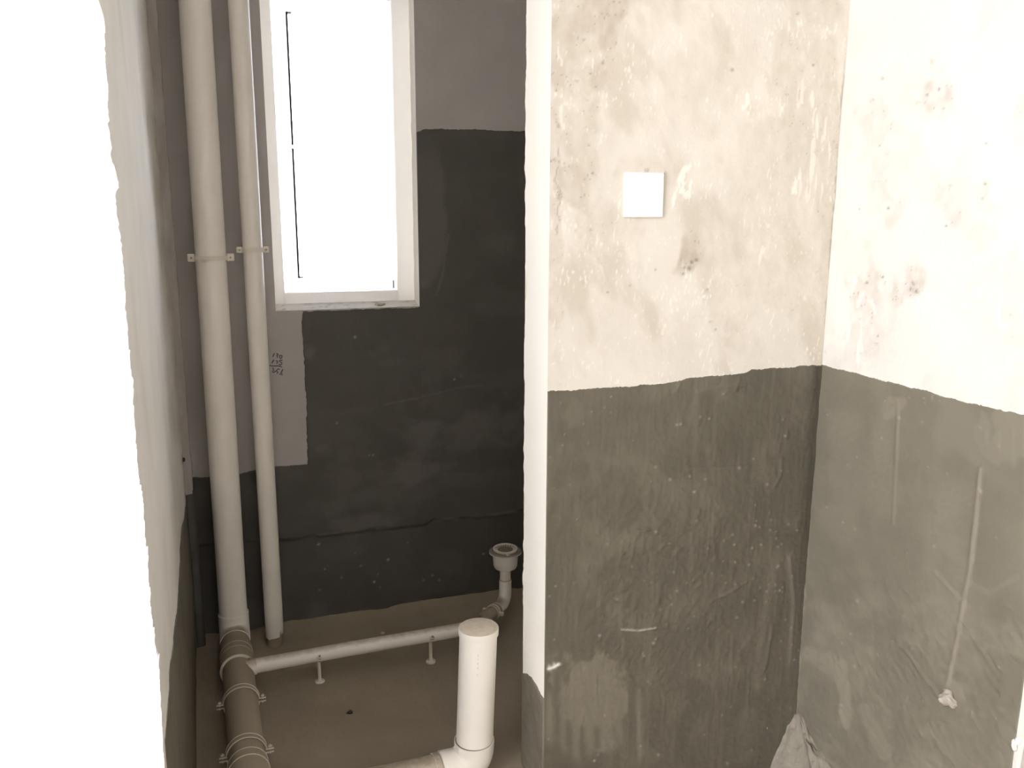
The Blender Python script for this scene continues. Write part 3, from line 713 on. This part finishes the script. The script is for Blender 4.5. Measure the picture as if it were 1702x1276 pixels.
mb = MB(); mb.box(q[0] - .002, q[0] + .002, YW + .004, YW + .014, IZ0 + .006, IZ0 + .03); part(mb, 'drain_slot', M['screw'], win, False)
q = onY(631, 509, YB + .02)
mb = MB(); lump(mb, (q[0], YB + .022, OZ0 + .006), (.012, .010, .006), 19, 3, .5); lump(mb, (q[0] + .011, YB + .026, OZ0 + .006), (.006, .006, .004), 29, 3, .5)
o = mb.build('mortar_crumb', M['mortar']); tag(o, 'small mortar crumb lying on the window sill', 'rubble')

# ------------------------------------------------------------------ floor, ceiling, hall
mb = MB()
fx = np.unique(np.concatenate([lines((-2.3, -.2, .3)), lines((-.2, 1.3, .012)), lines((1.3, 2.6, .3))]))
fy = np.unique(np.concatenate([lines((-2.9, 1.3, .3)), lines((1.3, YB + .1, .012))]))
A, Yq = np.meshgrid(fx, fy)
fil = np.exp(-np.maximum(YB - Yq, 0) / .035) * (Yq > 1.7) * .022 * (1 + .4 * fbm(A * 12, Yq * 3, 301, 3))
zf = ZF + fil + .002 * fbm(A * 6, Yq * 6, 303, 3) * ((A > -.2) & (A < 1.3) & (Yq > 1.3)) + .0008 * fbm(A * 30, Yq * 30, 305, 3)
low = ((A > XJ + .05) & (Yq < YP + .06)) | (Yq < 1.32)
zf = np.where(low, ZH + (zf - ZF), zf)
mb.grid(np.stack([A, Yq, zf], -1))
mb.box(-2.3, 2.6, -2.9, YB + .1, ZW - .1, ZW)
struct(mb.build('floor', M['floor']))
mb = MB(); mb.box(-2.35, 2.6, -2.95, YB + .17, ZC, ZC + .12); struct(mb.build('ceiling', M['white_plaster'], smooth=False))
mb = MB(); mb.box(-2.35, 2.6, -3.0, -2.88, ZW, ZC); struct(mb.build('wall_rear', M['white_plaster'], smooth=False))
mb = MB(); mb.box(2.5, 2.6, -2.88, .905, ZW, ZC); struct(mb.build('wall_far_right', M['white_plaster'], smooth=False))
mb = MB()
mb.box(-2.32, -2.2, -2.88, -1.6, ZW, ZC); mb.box(-2.32, -2.2, .5, 1.19, ZW, ZC)
mb.box(-2.32, -2.2, -1.6, .5, ZW, -.85); mb.box(-2.32, -2.2, -1.6, .5, 1.05, ZC)
struct(mb.build('wall_far_left', M['white_plaster'], smooth=False))

# ------------------------------------------------------------------ switch plate
q0, q1, q2, q3 = (onY(x, y, YP) for x, y in ((1034, 288), (1102, 289), (1100, 361), (1034, 358)))
cx = (q0[0] + q1[0] + q2[0] + q3[0]) / 4 + .0005; cz = (q0[2] + q1[2] + q2[2] + q3[2]) / 4
sw = thing('blank_plate', 'square white blank wall plate on the stained cream partition', 'wall plate', (cx, YP, cz))
ca, sa = math.cos(-.006), math.sin(-.006); R = ((ca, 0, sa), (0, 1, 0), (-sa, 0, ca))
mb = MB(); rbox(mb, cx, YP - .0035, cz, .085, .009, .085, .0022, R); part(mb, 'cover', M['plate'], sw)
mb = MB(); rbox(mb, cx, YP - .0083, cz, .070, .0018, .070, .0008, R); part(mb, 'centre_panel', M['plate'], sw)

# ------------------------------------------------------------------ pipes
SXY, SY = .008, 2.338                       # tall stack
ZM = -1.172                                 # axis of the pipe on the floor
rs = .0385
stack = thing('drain_stack', 'thick white vertical drain pipe in the dim left corner', 'pipe', (SXY, SY, ZF))
def xst(z): return SXY + .004 * (z + 1.1)      # slightly off plumb
mb = MB(); sweep(mb, [(xst(1.44), SY, 1.44), (xst(0), SY, 0), (xst(-1.13), SY, -1.13)], rs, 40); part(mb, 'riser_pipe', M['pvc'], stack)
cR = .05
P0 = [(SXY, SY, -1.112), (SXY, SY, -1.1125), (SXY, SY, -1.118)]
P1 = arc((SXY, SY - cR, ZM + cR), (0, 1, 0), (0, 0, -1), cR, 12)
r_ = [rs + .0005, rs + .0028, rs + .0032]
pts = P0 + [tuple(p) for p in P1] + [(SXY, SY - cR - .01, ZM)]
mb = MB(); sweep(mb, pts, r_ + [rs + .0032] * len(P1) + [rs + .0032], 40); part(mb, 'elbow', M['elbow'], stack)
mb = MB(); sweep(mb, [(SXY, SY, -1.104), (SXY, SY, -1.106), (SXY, SY, -1.1125), (SXY, SY, -1.114)], [rs, rs + .0034, rs + .0036, rs + .002], 40); part(mb, 'socket_lip', M['pvc'], stack)

# pipe lying along the floor towards the doorway
rm = .0395
def xm(y): return .0075 + (2.29 - y) * .0125
floor_pipe = thing('floor_pipe', 'thick dust-covered grey drain pipe lying along the floor at the left', 'pipe', (xm(1.9), 1.9, ZF))
def ypts(*ys): return [(xm(y), y, ZM) for y in ys]
mb = MB(); sweep(mb, ypts(2.285, 2.2, 2.1, 1.9, 1.62), rm, 40); part(mb, 'barrel', M['dusty'], floor_pipe)
def socket(y0, y1, r, root, name='socket'):
    mb = MB(); sweep(mb, ypts(y0, y0 - .001, y1 + .001, y1), [rm - .001, r, r, rm - .001], 40); part(mb, name, M['dusty'], root)
def edge_ring(y, r, t=.0022, root=None, wd=.0022):
    mb = MB(); n_ = 40
    sweep(mb, ypts(y + wd / 2, y + wd / 2 - .0001, y - wd / 2 + .0001, y - wd / 2), [r - .003, r + t, r + t, r - .003], n_); part(mb, 'socket_rim', M['ring'], root)
socket(2.24, 2.182, rm + .0035, floor_pipe); edge_ring(2.210, rm + .0032, .0012, floor_pipe); edge_ring(2.182, rm + .0032, .0014, floor_pipe)
socket(2.182, 2.128, rm + .0045, floor_pipe, 'tee_body'); edge_ring(2.128, rm + .0045, .0018, floor_pipe, .003)
socket(1.715, 1.688, rm + .0030, floor_pipe); edge_ring(1.714, rm + .0028, .0012, floor_pipe); edge_ring(1.686, rm + .0042, .0016, floor_pipe)
socket(1.686, 1.50, rm + .0042, floor_pipe, 'tee_body')
mb = MB(); sweep(mb, ypts(1.5, 1.2), rm, 40); part(mb, 'barrel', M['dusty'], floor_pipe)

# saddle clamps on the floor pipe
def clamp(y, label):
    x = xm(y); r = rm + .0012
    t = thing('pipe_clamp', label, 'clamp', (x, y, ZF), 'saddle clamps on the floor pipe')
    wd = .0155
    for half, a0, a1 in (('upper_band', 0, math.pi), ('lower_band', math.pi, 2 * math.pi)):
        mb = MB(); th = np.linspace(a0 + .06, a1 - .06, 25)
        prof = [(r, wd / 2), (r + .003, wd / 2), (r + .003, -wd / 2), (r, -wd / 2), (r, wd / 2)]
        Pg = np.array([[(x + rr * math.cos(k), y + yy, ZM + rr * math.sin(k)) for rr, yy in prof] for k in th]); mb.grid(Pg)
        s = 1 if half == 'upper_band' else -1
        for sx in (-1, 1):
            rbox(mb, x + sx * (r + .0085), y, ZM + s * .0042, .018, wd, .003, .0008)
        part(mb, half, M['dusty'] if s > 0 else M['half_dusty'], t)
    mb = MB()
    for dy in (wd / 2, -wd / 2):
        for a0, a1 in ((.08, math.pi - .08),):
            th = np.linspace(a0, a1, 30)
            sweep(mb, [(x + (r + .0030) * math.cos(k), y + dy, ZM + (r + .0030) * math.sin(k)) for k in th], .0011, 6)
    for sx in (-1, 1):
        for s in (-1, 1):
            rbox(mb, x + sx * (r + .009), y - wd / 2, ZM + s * .0042, .017, .002, .0032, .0006)
    part(mb, 'rubbed_edge', M['ring'], t)
    for sx in (-1, 1):
        mb = MB(); sweep(mb, [(x + sx * (r + .010), y, ZM - .012), (x + sx * (r + .010), y, ZM + .011)], .0022, 10); sweep(mb, [(x + sx * (r + .010), y, ZM + .0055), (x + sx * (r + .010), y, ZM + .0095)], .0042, 6)
        part(mb, 'bolt', M['half_dusty'], t)
    mb = MB(); sweep(mb, [(x, y, ZM - r - .001), (x, y, ZF + .002), (x, y, ZF + .0015), (x, y, ZF - .004)], [.006, .006, .013, .013], 14); part(mb, 'foot', M['half_dusty'], t)
clamp(1.973, 'two-eared clamp round the middle of the dusty floor pipe')
clamp(1.758, 'two-eared clamp beside the tee at the near end of the floor pipe')

# thinner riser with a chipped foot
RX, RY, rr = .118, 2.352, .0258
riser = thing('vent_pipe', 'thinner white vertical pipe beside the window with chipped foot', 'pipe', (RX, RY, ZF))
def xr(z): return RX + .003 * (z + 1.2) * 0 + .001
n_ = 40; th = np.linspace(0, 2 * math.pi, n_, endpoint=False)
foot = -1.205 + .010 * np.maximum(0, np.cos(th + .35)) ** 2 + .003 * vn(th * 3, th * 0, 4)
foot = np.where(np.abs(th - (2 * math.pi - .95)) < .12, foot + .022, foot)
mb = MB()
rows = [1.44, .6, 0., -.6, -1.1, -1.17]
Pg = np.array([[(xr(z) + rr * math.cos(k), RY + rr * math.sin(k), z) for k in th] for z in rows] + [[(xr(0) + rr * math.cos(k), RY + rr * math.sin(k), f) for k, f in zip(th, foot)]]
              + [[(xr(0) + (rr - .003) * math.cos(k), RY + (rr - .003) * math.sin(k), f) for k, f in zip(th, foot)]] + [[(xr(0) + (rr - .003) * math.cos(k), RY + (rr - .003) * math.sin(k), -1.15) for k in th]])
Pg = np.concatenate([Pg, Pg[:, :1]], 1); mb.grid(Pg); part(mb, 'barrel', M['pvc'], riser)
mb = MB(); sweep(mb, [(RX, RY, -1.16), (RX, RY, ZF - .02)], rr - .0035, 24); part(mb, 'spigot', M['dusty'], riser)

# wall clips
def clip(cx_, cy_, r, z, label, ear):
    t = thing('pipe_clip', label, 'clip', (cx_, cy_, z), 'clips holding the upright pipes')
    mb = MB(); wd = .011
    prof = [(r + .0004, wd / 2), (r + .0042, wd / 2), (r + .0042, -wd / 2), (r + .0004, -wd / 2), (r + .0004, wd / 2)]
    th = np.linspace(math.pi, 2 * math.pi, 25)
    mb.grid(np.array([[(cx_ + q * math.cos(k), cy_ + q * math.sin(k), z + zz_) for q, zz_ in prof] for k in th]))
    part(mb, 'band', M['band'], t)
    mb = MB()
    th = np.linspace(0, math.pi, 25)
    mb.grid(np.array([[(cx_ + q * math.cos(k), cy_ + q * math.sin(k), z + zz_) for q, zz_ in prof] for k in th]))
    sweep(mb, [(cx_, cy_ + r + .001, z), (cx_, YB + .01, z)], .005, 12); part(mb, 'wall_bracket', M['pvc'], t)
    for s in (-1, 1):
        mb = MB(); rbox(mb, cx_ + s * (r + ear / 2 + .0005), cy_ - .004, z, ear, .009, ear * 1.1, .003); e = part(mb, 'ear', M['ring'], t)
        mb = MB(); sweep(mb, [(cx_ + s * (r + ear / 2 + .0005), cy_ - .007, z), (cx_ + s * (r + ear / 2 + .0005), cy_ - .0095, z)], [.0033, .0026], 10); sc_ = part(mb, 'screw', M['screw'], e)
z1 = onY(348, 428, SY)[2]; z2 = onY(418, 415, RY)[2]
clip(xst(z1), SY, rs, z1, 'white clip with two square ears round the thick upright pipe', .0190)
clip(xr(z2), RY, rr, z2, 'small white clip round the thinner upright pipe by the window', .0155)

# branch pipe across the floor
BY, BZ, rb_ = 2.1045, -1.152, .0192
branch = thing('branch_pipe', 'thin white waste pipe running across the floor on two stands', 'pipe', (.35, BY, ZF))
mb = MB(); sweep(mb, [(.03, BY, BZ - .003), (.3, BY, BZ), (.66, BY, BZ)], rb_, 32); part(mb, 'barrel', M['branch'], branch)
mb = MB(); sweep(mb, [(.035, BY, BZ - .003), (.056, BY, BZ - .003), (.0565, BY, BZ - .003)], [rb_ + .004, rb_ + .003, rb_], 32); part(mb, 'socket', M['half_dusty'], branch)
def stand(px_, label):
    x = px_
    t = thing('pipe_stand', label, 'stand', (x, BY, ZF), 'stands under the thin floor pipe')
    mb = MB(); sweep(mb, [(x, BY, ZF - .002), (x, BY, ZF + .003), (x, BY, ZF + .005)], [.0135, .0135, .011], 20); sweep(mb, [(x, BY, ZF + .004), (x, BY, ZF + .012)], [.0062, .0052], 14); part(mb, 'base', M['ring'], t)
    mb = MB(); sweep(mb, [(x, BY, ZF + .005), (x, BY, BZ - rb_)], .0048, 14); part(mb, 'post', M['ring'], t)
    mb = MB(); r = rb_ + .0004; prof = [(r, .006), (r + .0022, .006), (r + .0022, -.006), (r, -.006), (r, .006)]
    th_ = np.linspace(math.pi * .92, math.pi * 2.08, 21)
    mb.grid(np.array([[(x + xx_, BY + q * math.cos(k), BZ + q * math.sin(k)) for q, xx_ in prof] for k in th_])); part(mb, 'saddle', M['ring'], t)
    mb = MB(); rbox(mb, x, BY - r - .004, BZ + .003, .012, .010, .004, .001); rbox(mb, x, BY - r - .004, BZ - .004, .012, .010, .004, .001); part(mb, 'ear', M['ring'], t)
    mb = MB(); sweep(mb, [(x, BY - r - .005, BZ - .010), (x, BY - r - .005, BZ + .009)], .0028, 8); part(mb, 'bolt', M['screw'], t)
stand(.2165, 'pale stand under the thin floor pipe, nearer the upright pipes')
stand(.527, 'pale stand under the thin floor pipe, nearer the capped pipe')

# floor drain on its bent riser
DX, DY = .799, 2.237
drain = thing('floor_drain', 'grey cup-shaped drain with a slotted round top on a bent pipe', 'drain', (DX, DY, ZF))
zt_ = -.986
mb = MB(); sweep(mb, [(DX, DY, zt_ - .002), (DX, DY, zt_), (DX, DY, zt_ - .004), (DX, DY, zt_ - .0085), (DX, DY, zt_ - .0095), (DX, DY, zt_ - .011)], [.033, .045, .0495, .0495, .0405, .0385], 48, caps=False)
part(mb, 'flange', M['flange'], drain)
mb = MB(); sweep(mb, [(DX, DY, zt_ - .0095), (DX, DY, zt_ - .030), (DX, DY, zt_ - .050), (DX, DY, zt_ - .057), (DX, DY, zt_ - .0595)], [.0388, .0380, .0365, .033, .016], 48); part(mb, 'cup', M['pvc'], drain)
grate_z = zt_ + .0045
mb = MB(); th_ = np.linspace(0, 2 * math.pi, 40)
sweep(mb, [(DX + .0355 * math.cos(k), DY + .0355 * math.sin(k), grate_z) for k in th_], .0022, 8, caps=False)
sweep(mb, [(DX, DY, zt_ - .002), (DX, DY, grate_z - .001)], [.036, .036], 40, caps=False)
gr = part(mb, 'grate_ring', M['ring'], drain)
for k in np.linspace(0, 2 * math.pi, 24, endpoint=False):
    mb = MB(); sweep(mb, [(DX + .023 * math.cos(k), DY + .023 * math.sin(k), grate_z - .004), (DX + .035 * math.cos(k), DY + .035 * math.sin(k), grate_z)], .0012, 6); part(mb, 'grate_bar', M['ring'], gr)
mb = MB(); sweep(mb, [(DX, DY, grate_z - .009), (DX, DY, grate_z - .0045), (DX, DY, grate_z - .0035)], [.025, .025, .023], 32); part(mb, 'grate_hub', M['hub'], gr)
mb = MB(); rbox(mb, DX - .008, DY - .043, zt_ + .001, .008, .006, .004, .001); part(mb, 'lug', M['ring'], drain)
rn_ = .0165
mb = MB(); sweep(mb, [(DX, DY, zt_ - .058), (DX, DY, -1.10)], rn_, 28); part(mb, 'neck', M['pvc'], drain)
dv = np.array([.66 - DX, BY - DY + .012, 0]); dv /= np.linalg.norm(dv)
zc2 = -1.158; br = .032
P1 = arc(np.array([DX, DY, zc2 + br]) + dv * br, -dv, (0, 0, -1), br, 10)
ep = P1[-1]
mb = MB(); sweep(mb, [(DX, DY, -1.082), (DX, DY, -1.083)] + [tuple(p) for p in P1] + [tuple(ep + dv * .02), tuple(ep + dv * .022)], [rn_, rn_ + .0025] + [rn_ + .0027] * 11 + [rn_], 28); part(mb, 'elbow', M['trap'], drain)
mb = MB(); sweep(mb, [tuple(ep + dv * .018), tuple(ep + dv * .06), tuple(ep + dv * .11)], rb_ + .0005, 28)
sweep(mb, [tuple(ep + dv * .075), tuple(ep + dv * .10), (.70, BY + .01, BZ), (.655, BY, BZ), (.64, BY, BZ)], [rb_ + .003] * 5, 28); part(mb, 'bend', M['dusty'], drain)
for tt, r2 in ((.020, rn_ + .004), (.036, rb_ + .004), (.046, rb_ + .004)):
    mb = MB(); sweep(mb, [tuple(ep + dv * (tt - .001)), tuple(ep + dv * (tt - .0009)), tuple(ep + dv * (tt + .0009)), tuple(ep + dv * (tt + .001))], [r2 - .005, r2, r2, r2 - .005], 32); part(mb, 'socket_rim', M['ring'], drain)
nv = np.cross(dv, (0, 0, 1)); nv = nv if nv[1] < 0 or nv[0] > 0 else -nv
for s in (1, -1):
    for dz in (.003, -.003):
        q = ep + dv * .041 + s * nv * (rb_ + .008); mb = MB(); a_ = math.atan2(nv[1], nv[0]); ca, sa = math.cos(a_), math.sin(a_)
        rbox(mb, q[0], q[1], q[2] + dz, .016, .011, .0025, .0006, ((ca, -sa, 0), (sa, ca, 0), (0, 0, 1))); part(mb, 'clamp_ear', M['ring'], drain)

# capped toilet pipe
TX, TY, rt, ZT = .489, 1.572, .0408, -1.19
toilet = thing('capped_pipe', 'short wide white upright pipe with a flat cap on its top', 'pipe', (TX, TY, ZF))
def xt(z): return TX + .012 * (z + 1.15) / .3
ztop = -.861
mb = MB(); sweep(mb, [(xt(ztop), TY, ztop - .002), (xt(-1.15), TY, -1.15)], rt, 44); part(mb, 'barrel', M['pvc_bright'], toilet)
mb = MB(); sweep(mb, [(xt(ztop), TY, ztop - .016), (xt(ztop), TY, ztop - .0158), (xt(ztop), TY, ztop - .002), (xt(ztop), TY, ztop - .0005), (xt(ztop), TY, ztop)], [rt, rt + .0024, rt + .0024, rt + .0018, rt], 44); part(mb, 'end_cap', M['cap'], toilet)
bR = .046
P1 = arc((TX - bR, TY, ZT + bR), (1, 0, 0), (0, 0, -1), bR, 12)
pts = [(TX, TY, -1.128), (TX, TY, -1.1282), (TX, TY, -1.140), (TX, TY, -1.1405)] + [tuple(p) for p in P1] + [(TX - bR - .03, TY, ZT), (TX - bR - .031, TY, ZT)]
mb = MB(); sweep(mb, pts, [rt + .0005, rt + .0035, rt + .0035, rt + .003] + [rt + .003] * 12 + [rt + .003, rt], 44); part(mb, 'elbow', M['pvc_bright'], toilet)
mb = MB(); sweep(mb, [(TX, TY, -1.1275), (TX, TY, -1.1285)], [rt + .0012, rt + .0012], 44); part(mb, 'joint_line', M['hole'], toilet)
mb = MB(); sweep(mb, [(TX - .06, TY, ZT), (.30, TY, ZT), (xm(TY) + .02, TY, ZT + .01)], rt - .002, 40); part(mb, 'side_pipe', M['half_dusty'], toilet)
xk = TX - bR - .034
mb = MB(); sweep(mb, [(xk, TY, ZT), (xk - .0002, TY, ZT), (xk - .012, TY, ZT), (xk - .0122, TY, ZT)], [rt - .002, rt + .0012, rt + .0012, rt - .002], 40); part(mb, 'joint_collar', M['half_dusty'], toilet)
mb = MB()
pv = np.array([TX, TY, 0]) / math.hypot(TX, TY)
for zz_, ln in ((-.905, .005), (-.914, .003), (-.924, .005), (-.934, .004), (-.950, .004)):
    ang = math.atan2(-TY, -TX) + .0
    cxp = xt(zz_) + rt * math.cos(ang); cyp = TY + rt * math.sin(ang)
    sweep(mb, [(cxp, cyp, zz_ - ln / 2), (cxp, cyp, zz_ + ln / 2)], .0009, 5)
m_, n__, l__, b__ = nt('faint_grey_print'); b__.inputs['Base Color'].default_value = (.60, .56, .50, 1)
part(mb, 'print_mark', m_, toilet)

# mortar heap in the corner where partition and right wall meet
mb = MB()
u = np.linspace(0, 1, 40); th_ = np.linspace(math.pi, 1.5 * math.pi, 40)
U, TH = np.meshgrid(u, th_, indexing='ij')
Xq = XR + .004 + U * np.cos(TH) * (.07 + .02 * vn(TH * 3, TH * 0, 8)); Yq = YP + .004 + U * np.sin(TH) * (.22 + .05 * vn(TH * 3, TH * 0, 9))
Zq = ZH - .005 + .150 * (1 - U ** 1.6) + (.014 * fbm(Xq * 40, Yq * 30, 401, 4) + .008 * fbm(Xq * 150, Yq * 120, 402, 3)) * (1 - .6 * U)
mb.grid(np.stack([Xq, Yq, Zq], -1), flip=True)
o = mb.build('mortar_heap', M['heap']); tag(o, 'pale mortar heap in the corner at the foot of the right wall', 'rubble')
for x, y, s, lab in ((.27, 1.93, .007, 'tiny dark grit lump on the floor right of the floor pipe'), (.43, 2.31, .006, 'tiny pale grit lump on the floor behind the thin floor pipe')):
    mb = MB(); lump(mb, (x, y, ZF + .003), (s, s * .8, s * .6), int(x * 100), 3, .5)
    o = mb.build('grit', M['hole'] if x < .4 else M['mortar']); tag(o, lab, 'rubble')
